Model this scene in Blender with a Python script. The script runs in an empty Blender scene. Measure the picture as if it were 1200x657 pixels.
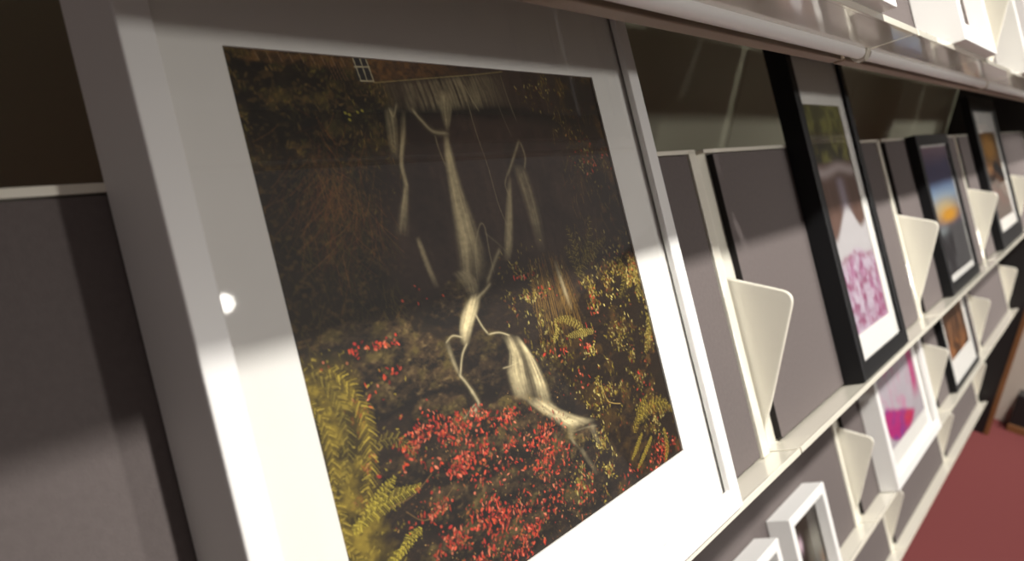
import bpy, bmesh, math, random
import numpy as np
from mathutils import Matrix, Vector
random.seed(4)
C = bpy.context.scene.collection
# strokes of the waterfall print: s runs right, q runs down the sheet
RIBBONS = [([(0.29,0.046),(0.293,0.079),(0.296,0.107)],[(0.653,0.004),(0.666,0.046),(0.67,0.086)],0.34,0.95),([(0.294,0.094),(0.287,0.136),(0.281,0.191)],[(0.322,0.09),(0.316,0.136),(0.3,0.195)],0.45,0.5),([(0.334,0.099),(0.315,0.153),(0.298,0.201),(0.295,0.237),(0.285,0.263),(0.257,0.309),(0.246,0.33)],[(0.346,0.099),(0.33,0.153),(0.31,0.202),(0.309,0.238),(0.303,0.264),(0.288,0.318),(0.283,0.34)],0.62,0.6),([(0.293,0.343),(0.296,0.381),(0.308,0.442)],[(0.304,0.341),(0.313,0.389),(0.323,0.443)],0.6,0.3),([(0.441,0.055),(0.435,0.101),(0.437,0.14)],[(0.487,0.053),(0.469,0.101),(0.446,0.14)],0.5,0.5),([(0.428,0.145),(0.416,0.189),(0.405,0.258),(0.393,0.335),(0.38,0.41),(0.365,0.445)],[(0.444,0.145),(0.444,0.19),(0.449,0.261),(0.46,0.324),(0.468,0.388),(0.456,0.45)],0.72,0.35),([(0.431,0.149),(0.42,0.198),(0.411,0.267),(0.405,0.336),(0.394,0.404),(0.384,0.445)],[(0.443,0.149),(0.432,0.198),(0.427,0.268),(0.425,0.338),(0.416,0.407),(0.411,0.45)],0.6,0.3),([(0.36,0.421),(0.373,0.443),(0.389,0.474)],[(0.403,0.417),(0.432,0.446),(0.416,0.479)],0.42,0.6),([(0.608,0.214),(0.614,0.262),(0.62,0.331),(0.625,0.412)],[(0.659,0.22),(0.666,0.266),(0.67,0.335),(0.658,0.421)],0.34,0.4),([(0.59,0.242),(0.558,0.306),(0.527,0.377),(0.51,0.417)],[(0.601,0.242),(0.583,0.308),(0.559,0.381),(0.535,0.423)],0.5,0.3),([(0.67,0.44),(0.674,0.494),(0.686,0.56)],[(0.685,0.442),(0.698,0.498),(0.703,0.568)],0.42,0.8),([(0.389,0.472),(0.362,0.496),(0.345,0.526),(0.339,0.558)],[(0.427,0.47),(0.411,0.502),(0.381,0.537),(0.36,0.566)],0.95,0.45),([(0.301,0.546),(0.303,0.579),(0.312,0.611)],[(0.314,0.544),(0.318,0.58),(0.323,0.613)],0.42,0.4),([(0.451,0.565),(0.459,0.601),(0.444,0.636),(0.443,0.696)],[(0.489,0.572),(0.503,0.621),(0.507,0.671),(0.508,0.719)],0.72,0.55),([(0.486,0.573),(0.501,0.62),(0.504,0.67),(0.504,0.716)],[(0.505,0.581),(0.535,0.634),(0.554,0.691),(0.558,0.741)],0.9,0.4),([(0.44,0.632),(0.439,0.663),(0.443,0.696)],[(0.484,0.63),(0.492,0.673),(0.5,0.713)],0.4,0.5),([(0.461,0.698),(0.51,0.745),(0.558,0.788),(0.579,0.812)],[(0.547,0.723),(0.581,0.76),(0.648,0.798),(0.701,0.818)],0.85,0.35),([(0.577,0.8),(0.58,0.824),(0.595,0.848)],[(0.612,0.808),(0.594,0.829),(0.609,0.855)],0.28,0.6),([(0.641,0.815),(0.657,0.842),(0.67,0.874)],[(0.68,0.818),(0.68,0.844),(0.681,0.874)],0.22,0.6),([(0.6,0.852),(0.617,0.89),(0.64,0.93)],[(0.618,0.856),(0.634,0.889),(0.654,0.928)],0.2,0.7)]
THREADS = [([(0.306,0.093),(0.312,0.11),(0.327,0.086)],0.0068,0.55),([(0.361,0.094),(0.381,0.119),(0.404,0.14),(0.443,0.144)],0.0119,0.75),([(0.406,0.147),(0.407,0.175),(0.414,0.21)],0.0068,0.4),([(0.424,0.449),(0.438,0.387),(0.467,0.339),(0.481,0.343),(0.477,0.398),(0.476,0.439)],0.0064,0.4),([(0.51,0.393),(0.483,0.419),(0.449,0.456)],0.0144,0.55),([(0.459,0.458),(0.434,0.471),(0.405,0.483)],0.0102,0.7),([(0.52,0.045),(0.524,0.137),(0.535,0.22),(0.538,0.295),(0.549,0.346)],0.004,0.42),([(0.522,0.039),(0.533,0.066),(0.549,0.096)],0.0057,0.45),([(0.646,0.008),(0.653,0.069),(0.664,0.118)],0.0044,0.3),([(0.611,0.01),(0.617,0.089),(0.634,0.153)],0.0044,0.22),([(0.657,0.161),(0.621,0.203),(0.591,0.238)],0.0114,0.55),([(0.658,0.165),(0.663,0.2),(0.651,0.226)],0.0095,0.5),([(0.593,0.232),(0.575,0.258),(0.578,0.281)],0.0076,0.4),([(0.475,0.353),(0.511,0.384),(0.534,0.411)],0.0085,0.15),([(0.396,0.509),(0.406,0.536),(0.417,0.554)],0.0077,0.75),([(0.35,0.547),(0.325,0.538),(0.305,0.547)],0.0056,0.75),([(0.357,0.559),(0.337,0.579),(0.32,0.614)],0.0072,0.85),([(0.317,0.611),(0.33,0.631),(0.341,0.654)],0.0105,0.7),([(0.337,0.646),(0.345,0.664),(0.347,0.679),(0.324,0.691)],0.0128,0.7),([(0.339,0.675),(0.305,0.692)],0.0048,0.5),([(0.417,0.556),(0.448,0.559),(0.476,0.571)],0.0056,0.85),([(0.433,0.63),(0.457,0.631),(0.484,0.629)],0.0048,0.5),([(0.596,0.816),(0.639,0.82),(0.683,0.829)],0.0068,0.2)]
FRONDS = [([(0.052,0.533),(0.082,0.567),(0.095,0.621),(0.089,0.684),(0.067,0.74),(0.037,0.789)],0.0338,0),([(0.021,0.53),(0.043,0.55),(0.058,0.602),(0.048,0.67),(0.025,0.717)],0.0312,2),([(0.003,0.572),(0.019,0.604),(0.022,0.66),(0.007,0.724)],0.024,0),([(0.032,0.784),(0.065,0.775),(0.106,0.769),(0.174,0.769)],0.024,1),([(0.057,0.766),(0.081,0.756),(0.102,0.747),(0.127,0.736)],0.0182,1),([(0.043,0.78),(0.031,0.786),(0.024,0.789)],0.0144,1),([(0.099,0.673),(0.131,0.672),(0.16,0.688),(0.177,0.721)],0.0208,2),([(-0.004,0.692),(0.009,0.752),(0.008,0.82)],0.024,0),([(0.152,0.839),(0.123,0.844),(0.092,0.862)],0.0182,1),([(0.109,0.852),(0.088,0.86),(0.071,0.869)],0.0156,1),([(0.003,0.804),(0.02,0.825),(0.029,0.849)],0.0168,0),([(0.748,0.49),(0.791,0.452),(0.826,0.403),(0.85,0.353)],0.03,2),([(0.748,0.49),(0.744,0.449),(0.725,0.414)],0.024,2),([(0.762,0.472),(0.76,0.41),(0.75,0.368)],0.0247,2),([(0.781,0.46),(0.842,0.433),(0.895,0.414)],0.024,2),([(0.725,0.629),(0.704,0.598),(0.667,0.576),(0.625,0.571)],0.018,3),([(0.755,0.623),(0.709,0.617),(0.658,0.614)],0.0152,3),([(0.627,0.572),(0.625,0.595),(0.605,0.613)],0.0108,3),([(0.978,0.478),(0.989,0.529),(0.97,0.59)],0.0294,3),([(1.002,0.63),(0.98,0.678),(0.942,0.723)],0.0231,3),([(0.925,0.47),(0.931,0.529),(0.889,0.57)],0.0252,2),([(0.842,0.869),(0.907,0.851),(0.972,0.861),(1.007,0.899)],0.0304,0),([(0.817,0.889),(0.859,0.849),(0.904,0.823)],0.0216,0),([(0.883,0.922),(0.837,0.949),(0.795,0.972)],0.0108,0),([(0.847,0.901),(0.807,0.928),(0.78,0.945)],0.0114,0),([(0.943,0.92),(0.94,0.963),(0.914,0.998)],0.0152,0)]
BOULDERS = [((0.404,0.579),0.06,0.0352,0.35),((0.391,0.636),0.055,0.0352,0.35),((0.355,0.477),0.072,0.0384,0.5),((0.315,0.562),0.0368,0.0224,0.4),((0.193,0.521),0.056,0.042,0.8),((0.249,0.566),0.0572,0.0504,0.8),((0.137,0.552),0.0456,0.0364,0.6),((0.274,0.62),0.0484,0.039,0.7),((0.196,0.606),0.056,0.0336,0.6),((0.139,0.605),0.0456,0.028,0.5),((0.231,0.653),0.0504,0.0252,0.6),((0.291,0.666),0.0368,0.021,0.5),((0.11,0.494),0.054,0.0308,0.5),((0.419,0.713),0.1,0.0256,0.7),((0.511,0.757),0.087,0.0288,0.7),((0.322,0.709),0.0624,0.027,0.7),((0.556,0.831),0.078,0.0384,0.6),((0.396,0.776),0.115,0.039,0.6),((0.262,0.753),0.0748,0.036,0.6),((0.492,0.881),0.112,0.048,0.5),((0.342,0.858),0.092,0.042,0.5),((0.217,0.823),0.0714,0.0364,0.5),((0.125,0.741),0.057,0.0336,0.5),((0.358,0.949),0.1056,0.0336,0.5),((0.213,0.9),0.084,0.026,0.5),((0.631,0.841),0.0448,0.0204,0.8),((0.584,0.86),0.031,0.0144,0.7),((0.582,0.688),0.0434,0.068,0.3),((0.584,0.954),0.072,0.0442,0.4)]
MOSS = [((0.788,0.545),0.037,0.114,1.0,0.9),((0.73,0.708),0.028,0.099,1.0,1.0),((0.683,0.845),0.033,0.0765,0.9,0.9),((0.676,0.942),0.0528,0.0595,0.9,0.9),((0.94,0.528),0.126,0.0714,1.1,1.1),((1.024,0.565),0.09,0.0756,1.0,1.1),((0.955,0.677),0.0672,0.06,0.6,0.7),((0.861,0.677),0.056,0.08,0.6,0.7),((0.775,0.761),0.0444,0.09,0.5,0.7),((0.862,0.764),0.0624,0.076,0.4,0.6),((0.926,0.892),0.0756,0.076,0.7,0.7),((0.597,0.922),0.0434,0.048,0.6,0.8),((0.564,0.504),0.078,0.0828,0.7,0.7),((0.568,0.608),0.042,0.072,0.5,0.6),((0.539,0.472),0.048,0.051,0.6,0.7),((0.638,0.625),0.032,0.108,0.3,0.5),((1.092,0.494),0.0576,0.066,0.6,0.9),((0.834,0.436),0.076,0.04,0.5,0.6),((0.894,0.204),0.088,0.084,0.4,0.6),((0.781,0.054),0.108,0.042,0.3,0.6)]
REDS = [((0.207,0.698),0.052,0.0364,50),((0.256,0.695),0.042,0.024,30),((0.324,0.704),0.0506,0.015,30),((0.414,0.726),0.0468,0.0128,26),((0.499,0.789),0.0504,0.0224,34),((0.31,0.746),0.0782,0.021,50),((0.419,0.784),0.078,0.021,45),((0.504,0.849),0.056,0.0416,75),((0.267,0.771),0.066,0.018,40),((0.347,0.809),0.0672,0.018,30),((0.176,0.7),0.028,0.0208,22),((0.354,0.893),0.0624,0.0308,75),((0.297,0.882),0.0322,0.028,40),((0.413,0.942),0.0416,0.021,26),((0.217,0.889),0.036,0.0208,45),((0.18,0.824),0.04,0.013,22),((0.375,0.973),0.048,0.021,40),((0.269,0.941),0.0528,0.014,26),((0.587,0.946),0.0372,0.0408,18),((0.486,0.933),0.0392,0.032,18),((0.766,0.976),0.036,0.017,10),((0.936,0.962),0.0588,0.0304,34),((0.888,0.98),0.041,0.0228,22),((0.166,0.517),0.0304,0.0084,10),((0.086,0.517),0.0374,0.014,12),((0.096,0.6),0.0252,0.0182,9),((0.144,0.569),0.0342,0.0168,8),((0.075,0.636),0.0136,0.0156,12),((0.083,0.704),0.017,0.0144,10),((0.131,0.721),0.0266,0.014,10),((0.052,0.749),0.017,0.0096,8),((0.683,0.715),0.0264,0.0216,9),((0.723,0.635),0.0204,0.0216,12),((0.784,0.555),0.0296,0.0304,9),((0.982,0.497),0.0528,0.0168,12),((1.071,0.491),0.047,0.0308,10),((0.566,0.461),0.03,0.0072,6),((0.609,0.503),0.0434,0.017,5),((0.275,0.451),0.0308,0.015,5),((0.931,0.205),0.0738,0.0484,16),((0.916,0.778),0.0492,0.06,12),((1.032,0.717),0.036,0.0294,10),((0.617,0.639),0.0372,0.018,5),((0.33,0.686),0.024,0.009,8)]
# ------------------------------------------------------------ measures
TILT = 0.4923            # the sloped panels lean back from upright
ROW = 0.4518             # height from one row of shelves to the next
BAY = 0.9                # width of a bay
BASE = 1.05              # height of the second row's ledge above the carpet
PANEL = 0.347            # length of a sloped panel
U = Vector((0, math.sin(TILT), math.cos(TILT)))
N = Vector((0, -math.cos(TILT), math.sin(TILT)))
def row_z(r): return BASE - (r - 1) * ROW + (.0055 if r == 0 else 0)

# ------------------------------------------------------------ materials
def srgb(r, g, b):
    f = lambda c: (c/255/12.92 if c/255 <= .04045 else ((c/255 + .055)/1.055)**2.4)
    return (f(r), f(g), f(b), 1)
def material(name, col, rough=.5, noise=0.0, nscale=40, bump=0.0, bscale=300, metallic=0, spec=.5, coat=0):
    m = bpy.data.materials.new(name); m.use_nodes = True
    nt = m.node_tree; b = nt.nodes['Principled BSDF']
    b.inputs['Roughness'].default_value = rough
    b.inputs['Metallic'].default_value = metallic
    b.inputs['Specular IOR Level'].default_value = spec
    b.inputs['Coat Weight'].default_value = coat
    tc = nt.nodes.new('ShaderNodeTexCoord')
    if noise:
        n = nt.nodes.new('ShaderNodeTexNoise'); n.inputs['Scale'].default_value = nscale; n.inputs['Detail'].default_value = 5
        nt.links.new(tc.outputs['Object'], n.inputs['Vector'])
        r = nt.nodes.new('ShaderNodeMix'); r.data_type = 'RGBA'
        r.inputs[6].default_value = tuple(c*(1-noise) for c in col[:3]) + (1,)
        r.inputs[7].default_value = tuple(min(1, c*(1+noise)) for c in col[:3]) + (1,)
        nt.links.new(n.outputs['Fac'], r.inputs[0]); nt.links.new(r.outputs[2], b.inputs['Base Color'])
    else:
        b.inputs['Base Color'].default_value = col
    if bump:
        n2 = nt.nodes.new('ShaderNodeTexNoise'); n2.inputs['Scale'].default_value = bscale; n2.inputs['Detail'].default_value = 3
        nt.links.new(tc.outputs['Object'], n2.inputs['Vector'])
        bp = nt.nodes.new('ShaderNodeBump'); bp.inputs['Strength'].default_value = bump; bp.inputs['Distance'].default_value = .002
        nt.links.new(n2.outputs['Fac'], bp.inputs['Height']); nt.links.new(bp.outputs['Normal'], b.inputs['Normal'])
    return m
M = {}
M['felt'] = material('grey_felt', (.132, .112, .109, 1), .95, .14, 220, .25, 900, spec=.15)
M['felt_edge'] = material('dark_felt_edge', (.02, .018, .018, 1), .95, spec=.1)
M['cream'] = material('cream_lacquered_steel', (.80, .765, .66, 1), .24, .02, 8, spec=.5, coat=.8)
M['white_foil'] = material('white_foil_frame', (.80, .79, .775, 1), .38, .02, 6)
M['black'] = material('black_lacquer_frame', (.006, .006, .007, 1), .5, .1, 30, spec=.25)
M['mat_white'] = material('white_mat_board', (.80, .785, .765, 1), .8, .015, 30)
M['backing'] = material('brown_hardboard', (.16, .10, .06, 1), .8, .15, 60)
M['divider'] = material('olive_grey_panel', (.27, .27, .195, 1), .6, .05, 5)
M['steel'] = material('grey_painted_steel', (.34, .32, .26, 1), .5, .05, 10)
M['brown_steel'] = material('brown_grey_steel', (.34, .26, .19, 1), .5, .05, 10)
M['wood'] = material('brown_wood', (.20, .085, .03, 1), .5, .3, 14)
M['pale_wood'] = material('pale_painted_wood', (.55, .47, .40, 1), .6, .08, 9)
M['dark'] = material('dark_laminate', (.012, .010, .010, 1), .5, .1, 10)
M['carpet'] = material('dark_red_carpet', (.145, .041, .041, 1), 1.0, .22, 320, .5, 700, spec=.05)
M['wall'] = material('beige_wall_paint', (.42, .36, .28, 1), .9, .04, 3)
def glass_material():
    m = bpy.data.materials.new('thin_picture_glass'); m.use_nodes = True
    nt = m.node_tree; nt.nodes.clear()
    o = nt.nodes.new('ShaderNodeOutputMaterial'); mx = nt.nodes.new('ShaderNodeMixShader')
    t = nt.nodes.new('ShaderNodeBsdfTransparent'); t.inputs[0].default_value = (.985, .985, .98, 1)
    g = nt.nodes.new('ShaderNodeBsdfGlossy'); g.inputs['Roughness'].default_value = .03
    fr = nt.nodes.new('ShaderNodeFresnel'); fr.inputs['IOR'].default_value = 1.42
    gm = nt.nodes.new('ShaderNodeNewGeometry'); fl = nt.nodes.new('ShaderNodeMath'); fl.operation = 'SUBTRACT'; fl.inputs[0].default_value = 1
    mu = nt.nodes.new('ShaderNodeMath'); mu.operation = 'MULTIPLY'          # only the front face reflects, the back of the sheet passes light
    nt.links.new(gm.outputs['Backfacing'], fl.inputs[1]); nt.links.new(fr.outputs[0], mu.inputs[0]); nt.links.new(fl.outputs[0], mu.inputs[1])
    nt.links.new(mu.outputs[0], mx.inputs[0]); nt.links.new(t.outputs[0], mx.inputs[1]); nt.links.new(g.outputs[0], mx.inputs[2])
    nt.links.new(mx.outputs[0], o.inputs['Surface'])
    return m
M['glass'] = glass_material()
def print_material():
    m = bpy.data.materials.new('printed_photograph'); m.use_nodes = True
    nt = m.node_tree; b = nt.nodes['Principled BSDF']; b.inputs['Roughness'].default_value = .55
    b.inputs['Specular IOR Level'].default_value = .25
    a = nt.nodes.new('ShaderNodeAttribute'); a.attribute_name = 'ink'
    nt.links.new(a.outputs['Color'], b.inputs['Base Color'])
    return m
M['print'] = print_material()

# ------------------------------------------------------------ mesh helpers
def link(name, bm, mat, parent=None, bevel=0, smooth=False, seg=2):
    me = bpy.data.meshes.new(name); bmesh.ops.recalc_face_normals(bm, faces=bm.faces[:]); bm.to_mesh(me); bm.free()
    me.materials.append(mat)
    if smooth:
        for p in me.polygons: p.use_smooth = True
    o = bpy.data.objects.new(name, me); C.objects.link(o)
    if parent: o.parent = parent
    if bevel:
        b = o.modifiers.new('bevel', 'BEVEL'); b.width = bevel; b.segments = seg; b.limit_method = 'ANGLE'; b.angle_limit = .6
    return o
def add_box(bm, x0, x1, y0, y1, z0, z1):
    v = [bm.verts.new((x, y, z)) for x in (x0, x1) for y in (y0, y1) for z in (z0, z1)]
    for f in ((0,1,3,2), (4,6,7,5), (0,4,5,1), (2,3,7,6), (0,2,6,4), (1,5,7,3)): bm.faces.new([v[i] for i in f])
def box(name, dims, mat, parent=None, bevel=0):
    bm = bmesh.new(); add_box(bm, *dims); return link(name, bm, mat, parent, bevel)
def add_prism(bm, pts, x0, x1):
    """outline of (y, z) points swept along x"""
    a = [bm.verts.new((x0, y, z)) for y, z in pts]; b = [bm.verts.new((x1, y, z)) for y, z in pts]
    n = len(pts); bm.faces.new(a); bm.faces.new(b[::-1])
    for i in range(n): bm.faces.new((a[i], b[i], b[(i+1) % n], a[(i+1) % n]))
def rounded(pts, radii, k=6):
    out = []
    n = len(pts)
    for i, p in enumerate(pts):
        r = radii[i]
        if not r: out.append(p); continue
        P = Vector(p); A = (Vector(pts[i-1]) - P).normalized(); B = (Vector(pts[(i+1) % n]) - P).normalized()
        for j in range(k+1):
            t = j / k
            q = P + A*r*(1-t)**2 + B*r*t**2
            out.append((q.x, q.y))
    return out
def thing(name, label, cat, loc=(0,0,0), rot=(0,0,0), group=None):
    o = bpy.data.objects.new(name, None); C.objects.link(o); o.location = loc; o.rotation_euler = rot
    o.empty_display_size = .05
    tag(o, label, cat, group); return o
def tag(o, label, cat, group=None):
    o['label'] = label; o['category'] = cat
    if group: o['group'] = group

# ------------------------------------------------------------ printed pictures
rng = np.random.default_rng(7)
def noise(h, w, cell, octaves=4, stretch=(1, 1)):
    out = np.zeros((h, w)); amp = 1; tot = 0
    for k in range(octaves):
        ch, cw = max(1.5, cell*stretch[1]/2**k), max(1.5, cell*stretch[0]/2**k)
        gh, gw = int(h/ch)+3, int(w/cw)+3
        g = rng.random((gh, gw))
        yy = np.arange(h)/ch; xx = np.arange(w)/cw
        y0 = yy.astype(int); x0 = xx.astype(int); fy = (yy-y0)[:, None]; fx = (xx-x0)[None, :]
        fy = fy*fy*(3-2*fy); fx = fx*fx*(3-2*fx)
        a = g[np.ix_(y0, x0)]; b = g[np.ix_(y0, x0+1)]; c = g[np.ix_(y0+1, x0)]; d = g[np.ix_(y0+1, x0+1)]
        out += amp*((a*(1-fx)+b*fx)*(1-fy)+(c*(1-fx)+d*fx)*fy); tot += amp; amp *= .55
    return out/tot
class Canvas:
    """a print of given size in metres, painted in linear colour; s runs right, q runs down, both 0..1"""
    def __init__(self, wm, hm, W, H, base):
        self.wm, self.hm, self.W, self.H = wm, hm, W, H
        self.a = np.zeros((H, W, 3)); self.a[:] = base[:3]
        self.asp = wm/hm
    def lay(self, mask, col):
        m = np.clip(mask, 0, 1)[..., None]; self.a = self.a*(1-m)+np.array(col[:3])*m
    def dab(self, s, q, rl, rw, ang, col, al=1.0, soft=.5):
        """soft ellipse, radii in print heights, angle from the vertical"""
        R = max(rl, rw)*1.05
        x0 = int((s-R/self.asp)*self.W); x1 = int((s+R/self.asp)*self.W)+2; y0 = int((q-R)*self.H); y1 = int((q+R)*self.H)+2
        x0, y0 = max(0, x0), max(0, y0); x1, y1 = min(self.W, x1), min(self.H, y1)
        if x1 <= x0 or y1 <= y0: return
        X = ((np.arange(x0, x1)+.5)/self.W-s)*self.asp; Y = (np.arange(y0, y1)+.5)/self.H-q
        ca, sa = math.cos(ang), math.sin(ang)
        l = X[None, :]*sa+Y[:, None]*ca; t = X[None, :]*ca-Y[:, None]*sa
        d = np.sqrt((l/rl)**2+(t/rw)**2)
        m = (np.clip((1-d)/soft, 0, 1)*al)[..., None]
        self.a[y0:y1, x0:x1] = self.a[y0:y1, x0:x1]*(1-m)+np.array(col[:3])*m
    def stroke(self, pts, w, col, al=1.0, taper=False, soft=.6, fade=False):
        P = [np.array(p, float) for p in pts]
        path = []
        for i in range(len(P)-1):
            p0 = P[max(0, i-1)]; p1 = P[i]; p2 = P[i+1]; p3 = P[min(len(P)-1, i+2)]
            for t in np.linspace(0, 1, 9)[:-1]:
                path.append(.5*((2*p1)+(-p0+p2)*t+(2*p0-5*p1+4*p2-p3)*t*t+(-p0+3*p1-3*p2+p3)*t**3))
        path.append(P[-1]); path = np.array(path)
        lo = path.min(0)-w*1.5; hi = path.max(0)+w*1.5
        x0, x1 = max(0, int(lo[0]*self.W)), min(self.W, int(hi[0]*self.W)+2); y0, y1 = max(0, int(lo[1]*self.H)), min(self.H, int(hi[1]*self.H)+2)
        if x1 <= x0 or y1 <= y0: return path
        X = ((np.arange(x0, x1)+.5)/self.W)[None, :]*self.asp; Y = ((np.arange(y0, y1)+.5)/self.H)[:, None]
        best = np.zeros((y1-y0, x1-x0))
        n = len(path)
        for i in range(n-1):
            ax, ay = path[i][0]*self.asp, path[i][1]; bx, by = path[i+1][0]*self.asp, path[i+1][1]
            dx, dy = bx-ax, by-ay; L2 = dx*dx+dy*dy+1e-12
            t = np.clip(((X-ax)*dx+(Y-ay)*dy)/L2, 0, 1)
            d = np.hypot(X-ax-t*dx, Y-ay-t*dy)
            ww = w*.5*((1-.85*i/n) if taper else 1)
            g = np.clip((1-d/max(ww, .0012))/soft, 0, 1)
            if fade: g = g*np.clip(np.minimum((i+t)/n*7, (1-(i+t)/n)*5)+.12, 0, 1)
            best = np.maximum(best, g)
        m = (best*al)[..., None]
        self.a[y0:y1, x0:x1] = self.a[y0:y1, x0:x1]*(1-m)+np.array(col[:3])*m
        return path
    def ribbon(self, Lf, Rt, b, k):
        """a veil of water between two edges, with strands along the flow"""
        def smooth(P, n):
            P = np.array(P, float); t = np.linspace(0, len(P)-1, n); i = np.clip(t.astype(int), 0, len(P)-2); f = (t-i)[:, None]
            p0, p1, p2, p3 = P[np.clip(i-1, 0, None)], P[i], P[i+1], P[np.clip(i+2, None, len(P)-1)]
            return .5*(2*p1+(p2-p0)*f+(2*p0-5*p1+4*p2-p3)*f*f+(3*p1-p0-3*p2+p3)*f**3)
        A, B = np.array(Lf), np.array(Rt)
        ln = np.abs(np.diff(A, axis=0)).sum()*self.H; wd = np.hypot(*((A-B)*[self.W, self.H]).T).max()
        nt, nu = int(ln*1.6)+20, int(wd*2.2)+12
        Pl, Pr = smooth(Lf, nt), smooth(Rt, nt)
        u = np.linspace(0, 1, nu); t = np.linspace(0, 1, nt)
        g = noise(nt, nu, 7, 3, (.55, 12))
        al = np.clip(np.minimum(u, 1-u)*3.2, 0, 1)[None, :]*np.clip(np.minimum(t*5, (1-t)*3.2)+.06, 0, 1)[:, None]
        al = al*np.clip(1-k+k*np.clip((g-.34)*3.2, 0, 1.4), 0, 1.2)*b
        X = ((Pl[:, None, 0]*(1-u)+Pr[:, None, 0]*u)*self.W).astype(int); Y = ((Pl[:, None, 1]*(1-u)+Pr[:, None, 1]*u)*self.H).astype(int)
        ok = (X >= 0) & (X < self.W) & (Y >= 0) & (Y < self.H)
        m = np.zeros((self.H, self.W)); np.maximum.at(m, (Y[ok], X[ok]), al[ok])
        for ax in (0, 1):
            m = .5*m+.25*(np.roll(m, 1, ax)+np.roll(m, -1, ax))
        col = np.array(srgb(206, 190, 148)[:3])[None, None]*(.75+.5*m[..., None])
        m = np.clip(m, 0, 1)[..., None]
        self.a = self.a*(1-m)+col*m
    def grid(self):
        H, W = self.H, self.W
        return np.meshgrid((np.arange(W)+.5)/W, (np.arange(H)+.5)/H)
    def build(self, name, x0, z0, y, parent):
        """a thin printed sheet standing at x0.., z0.., its face at depth y"""
        W, H = self.W, self.H
        xs = np.linspace(x0, x0+self.wm, W); zs = np.linspace(z0+self.hm, z0, H)
        X, Z = np.meshgrid(xs, zs)
        co = np.stack([X, np.full_like(X, y), Z], -1).reshape(-1, 3)
        i = np.arange(W*H).reshape(H, W)
        q = np.stack([i[:-1, :-1], i[1:, :-1], i[1:, 1:], i[:-1, 1:]], -1).reshape(-1, 4)
        me = bpy.data.meshes.new(name)
        back = np.array([[x0, y+.0008, z0+self.hm], [x0+self.wm, y+.0008, z0+self.hm], [x0+self.wm, y+.0008, z0], [x0, y+.0008, z0]])
        nb = W*H; co = np.concatenate([co, back])
        q = np.concatenate([q, [[nb, nb+1, nb+2, nb+3]]])
        me.vertices.add(len(co)); me.vertices.foreach_set('co', co.ravel().astype(np.float32))
        me.loops.add(q.size); me.loops.foreach_set('vertex_index', q.ravel().astype(np.int32))
        me.polygons.add(len(q)); me.polygons.foreach_set('loop_start', (np.arange(len(q))*4).astype(np.int32))
        me.update(calc_edges=True); me.validate()
        at = me.color_attributes.new('ink', 'FLOAT_COLOR', 'POINT')
        col = np.ones((len(co), 4), np.float32); col[:nb, :3] = np.clip(self.a, 0, 1).reshape(-1, 3); col[nb:, :3] = .6
        at.data.foreach_set('color', col.ravel())
        me.materials.append(M['print'])
        o = bpy.data.objects.new(name, me); C.objects.link(o); o.parent = parent
        return o
L = lambda r, g, b: np.array(srgb(r, g, b)[:3])

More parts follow.
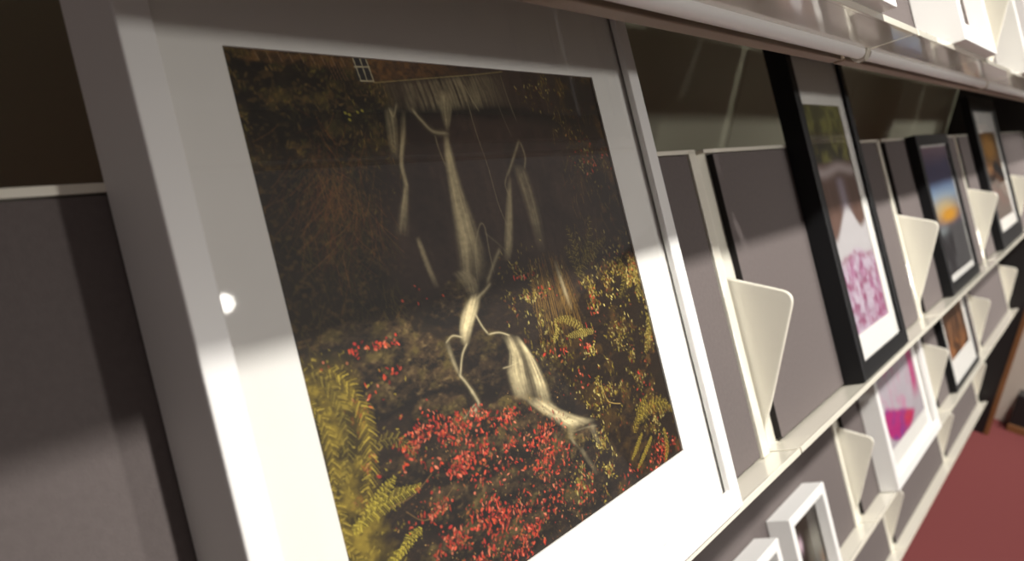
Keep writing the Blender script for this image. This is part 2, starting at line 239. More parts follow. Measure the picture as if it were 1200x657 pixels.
def waterfall_print(wm, hm):
    W, H = 520, 640
    c = Canvas(wm, hm, W, H, L(60, 45, 38))
    s, q = c.grid()
    n0 = noise(H, W, 120, 3); n1 = noise(H, W, 46); n2 = noise(H, W, 17, 4); n3 = noise(H, W, 5, 2); nv = noise(H, W, 9, 3, (.6, 6))
    up = lambda x, a, b: np.clip((x-a)/(b-a), 0, 1)
    at = lambda f, x, y: f[min(H-1, max(0, int(y*H))), min(W-1, max(0, int(x*W)))]
    ridge = np.gradient(noise(H, W, 26, 5), axis=0)*-14
    ridge2 = np.gradient(noise(H, W, 11, 4), axis=0)*-7
    # wet wall behind the water
    c.lay(up(nv, .45, .8)*.4, L(78, 60, 50)); c.lay(up(n1, .5, .25)*.7, L(42, 31, 27))
    # lower half: dark ground
    low = up(q+.12*(n0-.5), .41, .49)
    c.lay(low*.92, L(31, 23, 18)); c.lay(low*np.clip(ridge2-.05, 0, 1)*.5, L(88, 68, 40)); c.lay(low*np.clip(-ridge, 0, 1)*.6, L(14, 10, 8))
    c.lay(low*up(s, .62, .7)*up(n2, .5, .7)*.5, L(84, 62, 30))
    # overgrown bank on the left
    left = up(.31+.05*np.sin(q*13)+.10*(n1-.5)-s, 0, .10)*up(q, .62, .48)
    c.lay(left*.9, L(40, 31, 20)); c.lay(left*up(n2, .50, .75)*up(q, .24, .12)*.6, L(98, 84, 40)); c.lay(left*up(n2, .5, .3)*.7, L(22, 18, 12))
    c.lay(left*up(n3, .58, .8)*.3, L(120, 92, 48))
    for k in range(1500):
        x = rng.uniform(0, .31); y = abs(rng.normal(.07, .09))
        if at(n2, x, y) < rng.uniform(.35, .6): continue
        c.dab(x, y, rng.uniform(.002, .009), rng.uniform(.0012, .003), rng.uniform(-1.4, .5), L(*[(128, 112, 50), (84, 68, 28), (140, 112, 64), (72, 74, 32), (110, 84, 40), (34, 28, 16)][k % 6]), rng.uniform(.2, .7))
    c.lay(np.exp(-((q-.105-.012*np.sin(s*9)+.02*(n1-.5))/.018)**2)*.7*up(s, .02, .08), L(20, 19, 15))
    for k in range(520):
        x = rng.normal(.15, .045); y = rng.normal(.24, .06)
        dx = rng.normal(-.014, .028); ln = rng.uniform(.02, .07)
        c.stroke([(x, y), (x+dx*.35, y+ln*.45), (x+dx, y+ln)], rng.uniform(.0012, .0024), L(*[(136, 88, 42), (158, 106, 56), (104, 78, 36), (120, 62, 32), (92, 82, 38)][k % 5]), rng.uniform(.08, .34), True)
    for k in range(220):
        x = rng.uniform(.0, .24); y = rng.uniform(.30, .50)
        c.stroke([(x, y), (x+rng.normal(0, .015), y+rng.uniform(.015, .05))], rng.uniform(.0015, .004), L(*[(90, 82, 30), (60, 48, 24), (108, 92, 38)][k % 3]), rng.uniform(.1, .4), True)
    for a in ((.205, .105), (.213, .108), (.232, .103), (.243, .100), (.211, .117)): c.dab(a[0], a[1], .005, .0035, 1.2, L(170, 160, 62), .8)
    # bushes on the right
    right = up(s+.12*(n1-.5)+.03*np.sin(q*11), .80, .92)
    c.lay(right*.75, L(34, 25, 18)); c.lay(right*up(n2, .55, .75)*.45, L(100, 72, 34))
    for k in range(420):
        x = rng.uniform(.78, 1); y = rng.uniform(.0, .5)
        if at(n2, x, y) < rng.uniform(.4, .6): continue
        c.stroke([(x, y), (x+rng.normal(0, .010), y+rng.uniform(.008, .035))], rng.uniform(.0012, .003), L(*[(124, 96, 42), (96, 44, 28), (150, 128, 54), (60, 44, 26)][k % 4]), rng.uniform(.2, .6), True)
    # house front along the top edge, with its window
    crest = .050-.115*(s-.28)
    brick = up(crest-q, 0, .006)*up(s, .27, .285)*up(.60-s, 0, .25)*.8 + up(.28-s, 0, .01)*up(.026-q, 0, .008)*up(s, .02, .06)*.6
    c.lay(brick*np.clip(.7+1.6*(n3-.5)+.8*(n2-.5), 0, 1), L(118, 82, 44))
    for k in range(9): c.stroke([(.055+k*.021, -.005), (.062+k*.021, .018)], .003, L(160, 130, 98), .5)
    for k in range(5): c.stroke([(.192+k*.007, .012), (.201+k*.007, .045)], .0026, L(136, 96, 70), .5)
    c.lay((s > .25)*(s < .283)*(q < .043), L(50, 46, 48))
    for a in ([(.25, -.005), (.257, .043)], [(.266, -.005), (.271, .043)], [(.279, -.005), (.286, .043)], [(.25, .018), (.284, .016)], [(.256, .044), (.286, .043)]):
        c.stroke(a, .0042, L(196, 186, 152), .8)
    c.stroke([(.286, .046), (.36, .038), (.45, .028), (.56, .016), (.655, .004)], .0035, L(168, 150, 98), .55)
    # boulders
    for (p, a, b, k) in BOULDERS:
        d = np.hypot((s-p[0])/(a*1.05)+(n1-.5)*.8+(n2-.5)*.5, (q-p[1])/(b*1.1)+(n2-.5)*.6)
        y = (q-p[1])/b
        m = up(d, 1, .86); rim = up(d, 1.25, .95)
        c.lay(rim*.75*up(y, -.7, .3), L(10, 8, 7)); c.lay(m*.8, L(24, 18, 15))
        lit = np.clip(.42-.55*y+(n3-.5)*1.1+ridge2*.8+(n2-.5)*.8, 0, 1)
        c.lay(m*lit*k*.85, L(92, 72, 46)); c.lay(m*lit*up(n2, .5, .7)*k*.6, L(98, 88, 38)); c.lay(m*np.clip(n3*3-2, 0, 1)*k*.5*lit, L(150, 128, 84))
    # fine twigs hanging under the right fall
    for k in range(260):
        x = rng.uniform(.585, .71); y = rng.uniform(.42, .52)
        c.stroke([(x, y), (x+(x-.65)*.30+rng.normal(0, .005), y+rng.uniform(.04, .15))], rng.uniform(.0012, .0026), L(*[(122, 90, 40), (146, 112, 52), (80, 60, 28), (36, 26, 16)][k % 4]), rng.uniform(.2, .6), True)
    # ivy and moss in hanging clumps
    for (p, rx, ry, den, br) in MOSS:
        for j in range(int(den*(110+rx*ry*110000))):
            x = p[0]+rng.normal(0, rx*.5); y = p[1]+rng.normal(0, ry*.5)
            if at(n2, x, y) < rng.uniform(.38, .58): continue
            col = [(138, 120, 44), (92, 78, 28), (168, 148, 62), (58, 44, 20), (206, 188, 112), (110, 92, 36), (34, 26, 14), (122, 60, 30)][j % 8]
            c.dab(x, y, rng.uniform(.0024, .0076), rng.uniform(.0014, .0032), rng.normal(0, .8), L(*col)*br*1.15, rng.uniform(.4, .95), .5)
    # falling water
    for Lf, Rt, b, k in RIBBONS: c.ribbon(Lf, Rt, b, min(1, k+.15))
    for pts, w, b in THREADS:
        hi = .8 if max(d for a, d in pts) < .46 else 1
        c.stroke(pts, w*1.8, L(176, 160, 118), b*.3*hi, soft=1.0, fade=True); c.stroke(pts, w*.9, L(214, 200, 160), b*.7*hi, soft=1.0, fade=True)
    # red leaves over the boulders
    reds = [(196, 56, 40), (214, 84, 58), (150, 36, 28), (204, 70, 36), (226, 124, 94), (176, 46, 40), (112, 28, 22), (150, 84, 44)]
    for p, rx, ry, n in REDS:
        for j in range(int(n*2.9)):
            x = p[0]+rng.normal(0, rx*.62); y = p[1]+rng.normal(0, ry*.62)
            if at(n2, x, y) < rng.uniform(.30, .52): continue
            if j % 3 == 0: c.dab(x+.003, y+.005, .008, .006, 0, L(22, 14, 11), .5)
            c.dab(x, y, rng.uniform(.0026, .0078), rng.uniform(.0016, .0038), rng.uniform(-1.5, 1.5), L(*reds[j % 8]), rng.uniform(.45, 1), .5)
    pile = up(q+.05*(n1-.5), .67, .72)*up(s, .08, .16)*up(.66-s, 0, .08)
    for k in range(1500):
        x = rng.uniform(.06, .70); y = rng.uniform(.66, 1)
        if rng.random() > at(pile, x, y): continue
        c.dab(x, y, rng.uniform(.0015, .004), rng.uniform(.001, .002), rng.uniform(-1.5, 1.5), L(*[(180, 56, 40), (140, 88, 46), (104, 82, 50), (190, 150, 90), (30, 20, 14), (90, 76, 34)][k % 6]), rng.uniform(.3, .8))
    # yellow undergrowth and ferns
    yl = up(.105-s+.06*(n1-.5)+.03*(n2-.5), 0, .05)*up(q, .50, .56)
    c.lay(yl*.85, L(88, 74, 26)); c.lay(yl*up(n2, .48, .7)*.75, L(140, 120, 42)); c.lay(yl*up(n2, .46, .3)*.8, L(30, 24, 11))
    for k in range(500):
        x = abs(rng.normal(0, .07)); y = rng.uniform(.50, .95)
        c.dab(x, y, rng.uniform(.002, .007), rng.uniform(.0012, .003), rng.uniform(-1.6, 1.6), L(*[(150, 130, 44), (94, 80, 28), (178, 156, 62), (44, 36, 16)][k % 4]), rng.uniform(.2, .7))
    for pts, w, kind in FRONDS:
        cols = [((124, 106, 34), (172, 150, 58), (84, 70, 24)), ((150, 134, 38), (198, 180, 70), (120, 106, 34)), ((88, 78, 30), (132, 116, 50), (56, 46, 20)), ((130, 112, 42), (186, 168, 88), (84, 70, 28))][kind]
        path = c.stroke(pts, w*.08, L(96, 78, 30), .7, True)
        seg = np.hypot(np.diff(path[:, 0])*c.asp, np.diff(path[:, 1])); tot = seg.sum(); cum = np.concatenate([[0], np.cumsum(seg)])
        n = max(8, int(tot/(w*.20)))
        for i in range(n):
            f = i/n; dist = f*tot; j = min(len(seg)-1, int(np.searchsorted(cum, dist, 'right')-1))
            d = path[j+1]-path[j]; u = (dist-cum[j])/max(seg[j], 1e-6); b0 = path[j]+d*u
            tx, ty = d[0]*c.asp/max(seg[j], 1e-6), d[1]/max(seg[j], 1e-6)
            ln = w*.72*(math.sin(math.pi*(.18+.80*f))**.7)
            for sg in (-1, 1):
                l2 = ln*rng.uniform(.75, 1.1); a = .75+.25*rng.random()
                ex = b0[0]+(-ty*sg*a+tx*.55)*l2/c.asp; ey = b0[1]+(tx*sg*a+ty*.55)*l2+.14*l2
                col = L(*cols[(i+(sg > 0)) % 3])
                c.stroke([b0, ((b0[0]+ex)/2, (b0[1]+ey)/2-.05*l2), (ex, ey)], w*.15, col, rng.uniform(.55, .95), True, .5)
    c.stroke([(.735, .745), (.745, .79), (.79, .81)], .003, L(180, 150, 84), .8)
    for a in ([(.13, .80), (.17, .83), (.24, .80)], [(.10, .78), (.15, .78), (.20, .76)], [(.62, .93), (.64, .905), (.66, .895)]): c.stroke(a, .0026, L(120, 92, 54), .7)
    c.a = c.a*(.78+.40*n3[..., None])
    return c

# ------------------------------------------------------------ picture frames
def picture_frame(name, label, cat, r, x0, v0, g0, w, h, depth, face, frame_mat, win, picture, set_back=.006, group=None, lean=0):
    """win = mat window (left, bottom, width, height) inside the frame, r = shelf row, g0 = gap to the felt"""
    p = Vector((x0, 0, row_z(r)))+U*v0+N*g0
    t = thing(name, label, cat, p, (-TILT+lean, 0, 0), group)
    bm = bmesh.new()
    fl, fb = face, face
    def loop(a, b, c2, d, y): return [bm.verts.new(q) for q in ((a, y, b), (c2, y, b), (c2, y, d), (a, y, d))]
    ob = loop(0, 0, w, h, 0); of = loop(0, 0, w, h, -depth)
    inf = loop(fl, fb, w-fl, h-fb, -depth); inb = loop(fl, fb, w-fl, h-fb, -depth+set_back)
    ib2 = loop(fl*.6, fb*.6, w-fl*.6, h-fb*.6, -depth+set_back); ib3 = loop(fl*.6, fb*.6, w-fl*.6, h-fb*.6, 0)
    for A, B in ((ob, of), (of, inf), (inf, inb), (inb, ib2), (ib2, ib3), (ib3, ob)):
        for i in range(4): bm.faces.new((A[i], A[(i+1) % 4], B[(i+1) % 4], B[i]))
    link('frame', bm, frame_mat, t, .0012)
    y1 = -depth+set_back+.0022
    a, b, c2, d = fl*.62, fb*.62, w-fl*.62, h-fb*.62
    wl, wb, ww, wh = win
    if wl > fl+.002:
        bm = bmesh.new()
        def ring(y): return ([bm.verts.new(q) for q in ((a, y, b), (c2, y, b), (c2, y, d), (a, y, d))], [bm.verts.new(q) for q in ((wl, y, wb), (wl+ww, y, wb), (wl+ww, y, wb+wh), (wl, y, wb+wh))])
        o1, i1 = ring(y1); o2, i2 = ring(y1+.0016)
        for A, B in ((o1, i1), (i1, i2), (i2, o2), (o2, o1)):
            for i in range(4): bm.faces.new((A[i], A[(i+1) % 4], B[(i+1) % 4], B[i]))
        link('mat', bm, M['mat_white'], t)
    cv = picture(ww, wh)
    if picture is not waterfall_print: cv.a *= .72
    cv.build('print', wl, wb, y1+.0018, t)
    box('glass', (a, c2, y1-.0016, y1-.0004, b, d), M['glass'], t)
    box('backing_board', (a, c2, min(-.004, y1+.004), -.001, b, d), M['backing'], t)
    return t

# small prints
def moss_and_blossom(wm, hm):
    c = Canvas(wm, hm, 150, 260, L(112, 84, 74)); s, q = c.grid(); n = noise(260, 150, 22, 4); n2 = noise(260, 150, 9, 3); nv = noise(260, 150, 14, 3, (.6, 4))
    up = lambda x, a, b: np.clip((x-a)/(b-a), 0, 1)
    top = up(q, .27, .25)
    c.lay(top, L(84, 82, 40)); c.lay(top*up(n, .48, .66), L(140, 138, 70)); c.lay(top*up(n, .5, .34)*up(q, .08, .18)*.9, L(34, 36, 22))
    c.lay(np.exp(-((q-.295-.01*np.sin(s*8))/.026)**2), L(206, 190, 190))
    fall = up(q, .32, .35)*up(q, .62, .56)
    c.lay(fall*up(nv, .5, .75)*.5, L(142, 112, 104)); c.lay(fall*np.exp(-((s-.55)/.10)**2)*.75, L(184, 172, 190))
    edge = .545+.035*np.sin(s*9+1)-.10*np.exp(-((s-.62)/.18)**2)
    c.lay(up(q-edge, 0, .035), L(216, 212, 216))
    low = up(q-.66-.02*np.sin(s*9), 0, .05)
    c.lay(low*.8, L(206, 184, 208)); c.lay(low*up(n, .44, .62)*.75, L(186, 112, 158)); c.lay(low*up(n2, .55, .75)*.6, L(152, 70, 118)); c.lay(low*up(n2, .45, .3)*.7, L(222, 208, 226))
    for (y, w) in ((.69, .016), (.80, .018), (.885, .02), (.965, .018)):
        c.lay(np.exp(-((q-y-.018*np.sin(s*7+y*30)-.03*(n-.5))/w)**2)*.65*up(n2, .3, .55), L(156, 58, 108))
    return c
def sunset(wm, hm):
    c = Canvas(wm, hm, 120, 130, L(62, 66, 118)); s, q = c.grid(); n = noise(130, 120, 24, 3)
    c.lay(np.clip(1-q*6, 0, 1)*.6*(n > .4), L(176, 140, 150))
    c.lay(np.clip(1-np.abs(q-.40)*7, 0, 1), L(140, 176, 214)); c.lay(np.exp(-((q-.50)/.09)**2-((s-.45)/.5)**2), L(226, 206, 160))
    c.lay(np.exp(-((q-.56)/.06)**2-((s-.55)/.34)**2)*1.2, L(246, 176, 50))
    c.lay(np.clip((q-.615)*20, 0, 1), L(92, 92, 96)); c.lay(np.clip((q-.62)*20, 0, 1)*np.clip((n-.45)*4, 0, 1), L(52, 52, 58)); c.lay(np.exp(-((q-.66)/.04)**2-((s-.2)/.2)**2)*.7, L(160, 170, 176))
    return c
def glowing_tree(wm, hm):
    c = Canvas(wm, hm, 120, 200, L(60, 44, 36)); s, q = c.grid(); n = noise(200, 120, 14, 3)
    c.lay(np.exp(-((q-.18)/.20)**2-((s-.45)/.42)**2)*1.3, L(214, 150, 40)); c.lay(np.clip((q-.25)*5, 0, 1)*np.clip((.5-q)*8, 0, 1)*.7, L(176, 130, 92))
    c.lay(np.clip((q-.42-.1*np.cos(s*5))*20, 0, 1), L(26, 20, 22)); c.lay(np.clip((q-.55)*8, 0, 1)*np.clip(n*2.4-.6, 0, 1)*.9, L(92, 18, 16))
    c.lay(np.clip((q-.8)*8, 0, 1)*.8, L(30, 16, 16))
    return c
def brown_wood_print(wm, hm):
    c = Canvas(wm, hm, 120, 140, L(98, 66, 46)); s, q = c.grid(); nv = noise(140, 120, 18, 4, (.7, 2.6)); n = noise(140, 120, 10, 3)
    c.lay(np.clip((nv-.5)*5, 0, 1), L(150, 104, 72)); c.lay(np.clip((.47-nv)*6, 0, 1), L(48, 34, 28)); c.lay(np.clip((q-.72)*5, 0, 1)*np.clip((n-.4)*3, 0, 1), L(190, 122, 66)); c.lay(np.exp(-((q-.2)/.15)**2)*.6, L(74, 56, 50))
    return c
def pink_flower(wm, hm):
    c = Canvas(wm, hm, 150, 160, L(206, 196, 206)); s, q = c.grid(); n = noise(160, 150, 20, 3)
    c.lay(np.clip((.36-q)*8, 0, 1)*np.clip((s-.25)*9, 0, 1), L(132, 96, 84)); c.lay(np.exp(-((s-.90-.02*np.sin(q*6))/.10)**2)*np.clip((.85-q)*6, 0, 1), L(214, 60, 140))
    d = np.hypot((s-.42)*1.0, (q-.55)); c.lay(np.clip((.46-d)*16, 0, 1), L(214, 204, 216))
    c.lay(np.clip((.40-d)*8, 0, 1)*np.clip((n-.5)*5, 0, 1)*.8, L(232, 150, 190))
    for k in range(7): c.stroke([(.42+.05*(k-3), .22+.03*abs(k-3)), (.42+.075*(k-3), .42), (.42+.06*(k-3), .58)], .03, L(236, 168, 200) if k % 2 else L(222, 214, 226), .7)
    top = q-(.635+.36*(s-.08))
    bowl = np.clip(top*22, 0, 1)*np.clip((1-np.hypot((s-.42)/.42, (q-.79)/.23))*9, 0, 1)
    c.lay(bowl, L(206, 50, 140)); c.lay(bowl*np.clip((n-.48)*6, 0, 1), L(160, 66, 160)); c.lay(bowl*np.exp(-((s-.56)/.12)**2-((q-.90)/.07)**2), L(226, 60, 90))
    c.lay(np.clip((q-.97)*20, 0, 1)*.6, L(196, 186, 192))
    return c
def dim_lamp(wm, hm):
    c = Canvas(wm, hm, 90, 90, L(50, 38, 30)); s, q = c.grid(); n = noise(90, 90, 16, 3)
    c.lay(np.clip((s-.5)*4, 0, 1)*np.clip((q-.3)*4, 0, 1)*.8, L(150, 146, 134)); c.lay(np.exp(-((s-.40)/.06)**2-((q-.42)/.09)**2), L(240, 210, 226))
    c.lay(np.clip((q-.68)*6, 0, 1)*np.clip((n-.35)*4, 0, 1), L(140, 96, 54)); c.lay(np.exp(-((s-.78)/.14)**2-((q-.86)/.2)**2)*.9, L(34, 28, 26))
    return c
def brown_abstract(wm, hm):
    c = Canvas(wm, hm, 80, 110, L(104, 80, 70)); s, q = c.grid(); n = noise(110, 80, 18, 3)
    c.lay(np.clip((n-.5)*4, 0, 1)*.7, L(140, 108, 92)); c.lay(np.clip((q-.75)*5, 0, 1)*.6, L(170, 130, 128)); return c

# ------------------------------------------------------------ setting
floor = box('floor', (-4, 9, -6, 3, -.06, 0), M['carpet']); floor['kind'] = 'structure'
wb = box('wall_back', (-4, 9, 3, 3.1, -.06, 3.6), M['wall']); wb['kind'] = 'structure'
wr = box('wall_right', (9, 9.1, -6, 3.1, -.06, 3.6), M['wall']); wr['kind'] = 'structure'

# ------------------------------------------------------------ the sloped display stand
XA, XB = -.9, 3.6
DIV = .46
stand = thing('display_stand', 'long cream steel stand on the red carpet behind all the sloped shelves', 'display stand', (0, 0, 0))
for k in range(5):
    xa = XA+k*BAY
    box('divider_panel', (xa+.001, xa+BAY-.001, DIV, DIV+.018, .10, row_z(0)+.45), M['divider'], stand, .002)
for k in range(6):
    xa = XA+k*BAY
    box('upright', (xa-.03, xa+.03, DIV+.020, DIV+.06, .0, row_z(0)+.46), M['steel'], stand, .003)
box('plinth', (XA, XB, .10, DIV+.06, 0, .10), M['brown_steel'], stand, .002)
box('unseen_shade_board', (XA, XB, .175, DIV+.06, row_z(0)+.325, row_z(0)+.343), M['cream'], stand, .002)  # unseen board, added to keep lamp light off the divider
# end panel of dark laminate with a brown wooden edge
ep = box('end_panel', (XB+.035, XB+.055, -.056, DIV+.06, .0, row_z(0)+.46), M['dark'], stand)
box('wooden_edge', (XB+.030, XB+.060, -.078, -.0565, .0, row_z(0)+.46), M['wood'], ep, .002)

def shelf_tray():
    """one sloped shelf of a bay; local y runs into the panel, z up the slope, x along the bay"""
    t = bpy.data.objects.new('display_shelf', None); C.objects.link(t); t.empty_display_size = .05
    t.rotation_euler = (-TILT, 0, 0)
    bm = bmesh.new()
    add_box(bm, .020, BAY-.004, .0086, .0165, -.002, PANEL+.004)       # white back plate
    add_box(bm, .004, .021, .0150, .0165, -.001, PANEL+.004)            # strip added over the joint gap to stop light leaking onto the divider
    add_box(bm, .020, BAY-.004, -.001, .0165, PANEL+.001, PANEL+.006)  # folded top edge
    pr = rounded([(-.003, 0), (.018, 0), (.018, PANEL+.006), (-.002, PANEL+.006)], [0, 0, 0, .006], 4)
    add_prism(bm, pr, BAY-.026, BAY-.006)                              # raised rim at the right end
    link('back_plate', bm, M['cream'], t, .0015)
    fb = bmesh.new(); add_box(fb, .048, BAY-.028, 0, .0084, .002, PANEL)
    f = link('felt_panel', fb, M['felt'], t, .0008)
    f.data.materials.append(M['felt_edge'])
    for p in f.data.polygons:
        if abs(p.normal.x) > .9: p.material_index = 1
    bm = bmesh.new()
    add_prism(bm, [(-.0355, -.006), (-.0355, .0008), (-.0325, .0008), (-.031, -.0006), (.017, -.0006), (.017, -.0035), (-.031, -.0035), (-.0322, -.006)], .006, BAY+.001)
    link('ledge', bm, M['cream'], t, .0006)
    bm = bmesh.new()
    pts = [(.0200+.0074*math.cos(a*math.pi/8), -.0040+.0074*math.sin(a*math.pi/8)) for a in range(16)]
    add_prism(bm, pts, .014, BAY-.004)
    r = link('rolled_edge', bm, M['white_foil'], t, smooth=True)
    m = r.modifiers.new('split', 'EDGE_SPLIT'); m.split_angle = .7
    bm = bmesh.new()
    pts = [(.0205+.0104*math.cos(a*math.pi/3), -.0045+.0104*math.sin(a*math.pi/3)) for a in range(6)]
    add_prism(bm, pts, BAY-.010, BAY+.004)
    link('end_cap', bm, M['cream'], r, .001)
    # steel lip below, the shade of the shelf put into its brown colour
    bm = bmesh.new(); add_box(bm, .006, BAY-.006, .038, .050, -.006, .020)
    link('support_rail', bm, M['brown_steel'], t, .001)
    # rounded triangular end bracket
    pr = rounded([(.003, .215), (-.060, .186), (-.0735, .165), (-.020, .060), (-.0005, .030), (-.0005, .004), (.010, .004), (.010, .21)],
                 [.004, .004, .016, .03, .02, 0, 0, 0], 6)
    pr = rounded([(.010, .208), (-.0725, .172), (-.019, .060), (-.002, .028), (-.002, .002), (.010, .002)], [0, .016, .02, .012, 0, 0], 7)
    bm = bmesh.new(); add_prism(bm, pr, BAY-.002, BAY+.0045)
    link('end_bracket', bm, M['cream'], t, .0018, seg=2)
    # arms reaching back to the uprights
    for xx in (.10, BAY-.10):
        bm = bmesh.new(); add_box(bm, xx-.012, xx+.012, .0165, .0205, .02, .32); add_box(bm, xx-.004, xx+.004, .0205, .14, .16, .20)
        link('arm', bm, M['steel'], t)
    return t
LABELS = {
 (0, 1): 'cream steel shelf of the top row, glossy underside above the big waterfall picture',
 (0, 2): 'top row cream shelf at the right of the first knob, under the white box frame',
 (0, 3): 'top row cream shelf at the upper right corner of the picture, past the second knob',
 (0, 4): 'top row cream shelf just before the last one at the wooden end panel',
 (0, 5): 'top row cream shelf at the very end of the stand, next to the wooden edge',
 (1, 1): 'grey felt sloped shelf behind the big waterfall picture, with the largest triangular bracket',
 (1, 2): 'grey felt sloped shelf holding the tall black frame with the blossom picture',
 (1, 3): 'grey felt sloped shelf holding the small black frame with the sunset picture',
 (1, 4): 'grey felt sloped shelf holding the black frame with the orange and dark red picture',
 (1, 5): 'grey felt sloped shelf at the far end of the waterfall picture row',
 (2, 1): 'grey felt sloped shelf directly underneath the big waterfall picture shelf',
 (2, 2): 'grey felt sloped shelf holding the two small white box frames',
 (2, 3): 'grey felt sloped shelf holding the white frame with the pink flower picture',
 (2, 4): 'grey felt sloped shelf holding the white matted black frame with the brown picture',
 (2, 5): 'empty grey felt sloped shelf of the third row, last before the wooden end panel',
 (3, 2): 'empty bottom row shelf at the near end, below the small white box frames',
 (3, 3): 'empty bottom row grey felt shelf at the lower right edge, below the pink flower picture',
 (3, 4): 'empty bottom row grey felt shelf below the brown picture, next to the red carpet',
 (3, 5): 'empty bottom row grey felt shelf farthest away, ending at the wooden end panel',
}
GROUPS = {0: 'shelves of the top row', 1: 'shelves of the second row', 2: 'shelves of the third row', 3: 'shelves of the bottom row'}
proto = shelf_tray()
def copy_tree(o, parent=None):
    c = o.copy(); C.objects.link(c)
    if parent: c.parent = parent
    for ch in list(o.children): copy_tree(ch, c)
    return c
first = True
for (r, k), lab in LABELS.items():
    o = proto if first else None
    if o is None: o = copy_tree(proto)
    first = False
    o.location = (XA+(k-1)*BAY, 0, row_z(r))
    tag(o, lab, 'display shelf', GROUPS[r])

# ------------------------------------------------------------ pictures
WFW, WFH = .4014, .3376
picture_frame('picture_frame', 'large white box frame with a waterfall and red leaves picture, nearest the camera', 'picture frame', 1, -.7347, .001, .0005, .5443, .4985, .0395, .0205, M['white_foil'],
              (.0659, .0768, WFW, WFH), waterfall_print, .0062)
picture_frame('picture_frame', 'tall narrow black frame with a white mat and pink blossom picture', 'picture frame', 1, .325, .001, .0005, .300, .501, .030, .024, M['black'],
              (.037, .060, .205, .345), moss_and_blossom, .004)
picture_frame('picture_frame', 'small black frame with a blue and orange sunset picture', 'picture frame', 1, 1.14, .001, .0005, .40, .352, .022, .024, M['black'],
              (.036, .036, .335, .288), sunset, .004)
picture_frame('picture_frame', 'black frame with an orange and dark red picture, at the right edge', 'picture frame', 1, 2.03, .001, .0005, .55, .46, .024, .045, M['black'],
              (.095, .08, .36, .27), glowing_tree, .004)
small = 'small white box frames of the third row'
picture_frame('picture_frame', 'small white box frame with pink light spot in its picture, farther of two', 'picture frame', 2, .437, .001, .0005, .200, .169, .040, .017, M['white_foil'],
              (.0165, .0165, .167, .136), dim_lamp, .020, small)
picture_frame('picture_frame', 'small white box frame cut off by the bottom picture edge, beside the large waterfall frame', 'picture frame', 2, .178, .001, .0005, .198, .163, .040, .017, M['white_foil'],
              (.0165, .0165, .165, .130), dim_lamp, .020, small)
picture_frame('picture_frame', 'square white box frame with a bright pink flower picture', 'picture frame', 2, 1.09, .001, .0005, .53, .40, .042, .024, M['white_foil'],
              (.062, .070, .40, .267), pink_flower, .012)
picture_frame('picture_frame', 'black frame with a broad white mat and brown picture, third row', 'picture frame', 2, 2.02, .001, .0005, .48, .40, .022, .016, M['black'],
              (.055, .085, .36, .25), brown_wood_print, .003)
picture_frame('picture_frame', 'white box frame with a brown picture standing at the upper right on the top shelf', 'picture frame', 0, .215, .001, .0005, .285, .40, .050, .022, M['white_foil'],
              (.023, .023, .239, .354), brown_abstract, .024, 'white frames on the top shelf')
picture_frame('picture_frame', 'white box frame in the extreme upper right corner on the top shelf', 'picture frame', 0, .98, .001, .0005, .30, .40, .050, .022, M['white_foil'],
              (.023, .023, .254, .354), brown_abstract, .024, 'white frames on the top shelf')
picture_frame('picture_frame', 'white box frame showing only its bottom corner at the top edge, above the glossy shelf', 'picture frame', 0, -.48, .001, .0005, .33, .40, .048, .022, M['white_foil'],
              (.023, .023, .284, .354), brown_abstract, .024, 'white frames on the top shelf')

# ------------------------------------------------------------ beyond the end of the stand
t = box('board', (3.92, 3.945, -.24, -.060, 0, 1.3), M['pale_wood'], None, .003); tag(t, 'pale upright board standing on the carpet past the end of the stand', 'board')
cb = thing('cabinet', 'low dark box on a brown base on the carpet at the far right', 'cabinet', (3.80, -.136, 0))
box('body', (.004, .112, -.42, 0, .0355, .185), M['dark'], cb, .004)
box('base', (0, .116, -.43, .002, 0, .035), M['wood'], cb, .003)

# ------------------------------------------------------------ lamps
def spot(name, power, loc, aim, half, size, blend):
    l = bpy.data.lights.new(name, 'SPOT'); l.energy = power; l.color = (1, .965, .90); l.shadow_soft_size = size
    l.spot_size = math.radians(half*2); l.spot_blend = blend
    o = bpy.data.objects.new(name, l); C.objects.link(o); o.location = loc
    o.rotation_euler = (Vector(aim)-Vector(loc)).to_track_quat('-Z', 'Y').to_euler()
for lx, k in ((-.38, 1), (1.0, .75), (2.35, .75), (3.7, .75)):
    spot('ceiling_spot', 262*k, (lx, -.76, 2.86), (lx+.62, -.02, .62), 42, .045, 1)
for lx, k in ((-.5, 1), (1.1, 1), (2.4, 1), (3.7, 1)):
    spot('distant_spot', 255*k, (lx+2.3, -3.7, 2.70), (lx+.2, .0, 1.1), 15, .13, 1)
spot('carpet_fill', 125, (3.4, -1.3, 2.7), (3.4, -.7, 0), 50, .1, .7)  # added fill that brightens the carpet, no fixture of the room
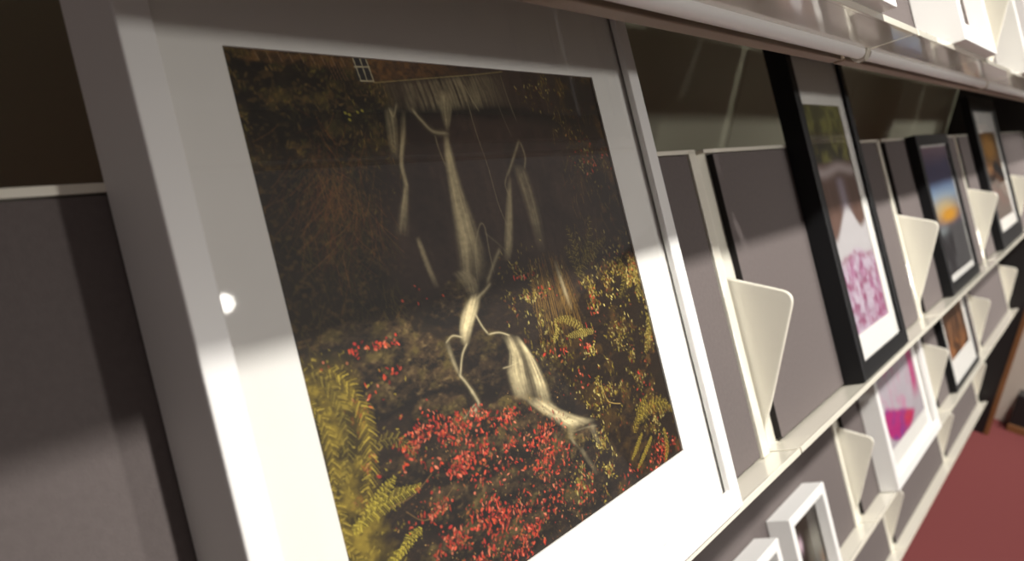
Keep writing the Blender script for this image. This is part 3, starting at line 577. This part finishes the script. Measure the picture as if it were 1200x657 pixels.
lamp = bpy.data.lights.new('ceiling_lamp', 'POINT'); lamp.energy = 3; lamp.shadow_soft_size = .038; lamp.color = (1, .97, .9)
lo = bpy.data.objects.new('ceiling_lamp', lamp); C.objects.link(lo); lo.location = (1.37, -2.15, 2.70)
w = bpy.data.worlds.new('room_light'); bpy.context.scene.world = w; w.use_nodes = True
nt = w.node_tree; bg = nt.nodes['Background']; bg.inputs[1].default_value = 0.27
tc = nt.nodes.new('ShaderNodeTexCoord'); dp = nt.nodes.new('ShaderNodeVectorMath'); dp.operation = 'DOT_PRODUCT'; dp.inputs[1].default_value = (.62, -.72, .30)
mr = nt.nodes.new('ShaderNodeMapRange'); mr.inputs['From Min'].default_value = -.5; mr.inputs['From Max'].default_value = .9
cr = nt.nodes.new('ShaderNodeMix'); cr.data_type = 'RGBA'; cr.inputs[6].default_value = (.42, .36, .34, 1); cr.inputs[7].default_value = (1.0, .89, .83, 1)
nt.links.new(tc.outputs['Generated'], dp.inputs[0]); nt.links.new(dp.outputs['Value'], mr.inputs['Value']); nt.links.new(mr.outputs[0], cr.inputs[0]); nt.links.new(cr.outputs[2], bg.inputs[0])

# ------------------------------------------------------------ camera
rt = Vector(((0.55374, -0.81586, 0.16659))); up = Vector(((0.13730, 0.28678, 0.94811))); fw = Vector(((0.82129, 0.50213, -0.27082)))
cam = bpy.data.cameras.new('camera'); cam.lens = 32.7043; cam.sensor_width = 36; cam.clip_start = .02
co = bpy.data.objects.new('camera', cam); C.objects.link(co)
m = Matrix((rt, up, -fw)).transposed().to_4x4(); m.translation = Vector((-1.00213, -0.23594, 0.42149+BASE)); co.matrix_world = m
cam.dof.use_dof = True; cam.dof.focus_distance = .68; cam.dof.aperture_fstop = 8.0
sc = bpy.context.scene; sc.camera = co
sc.view_settings.view_transform = 'Standard'; sc.view_settings.look = 'None'; sc.view_settings.gamma = 1; sc.view_settings.use_curve_mapping = False
sc.view_settings.exposure = 0
sc.cycles.use_denoising = True
sc.cycles.max_bounces = 10; sc.cycles.transparent_max_bounces = 12
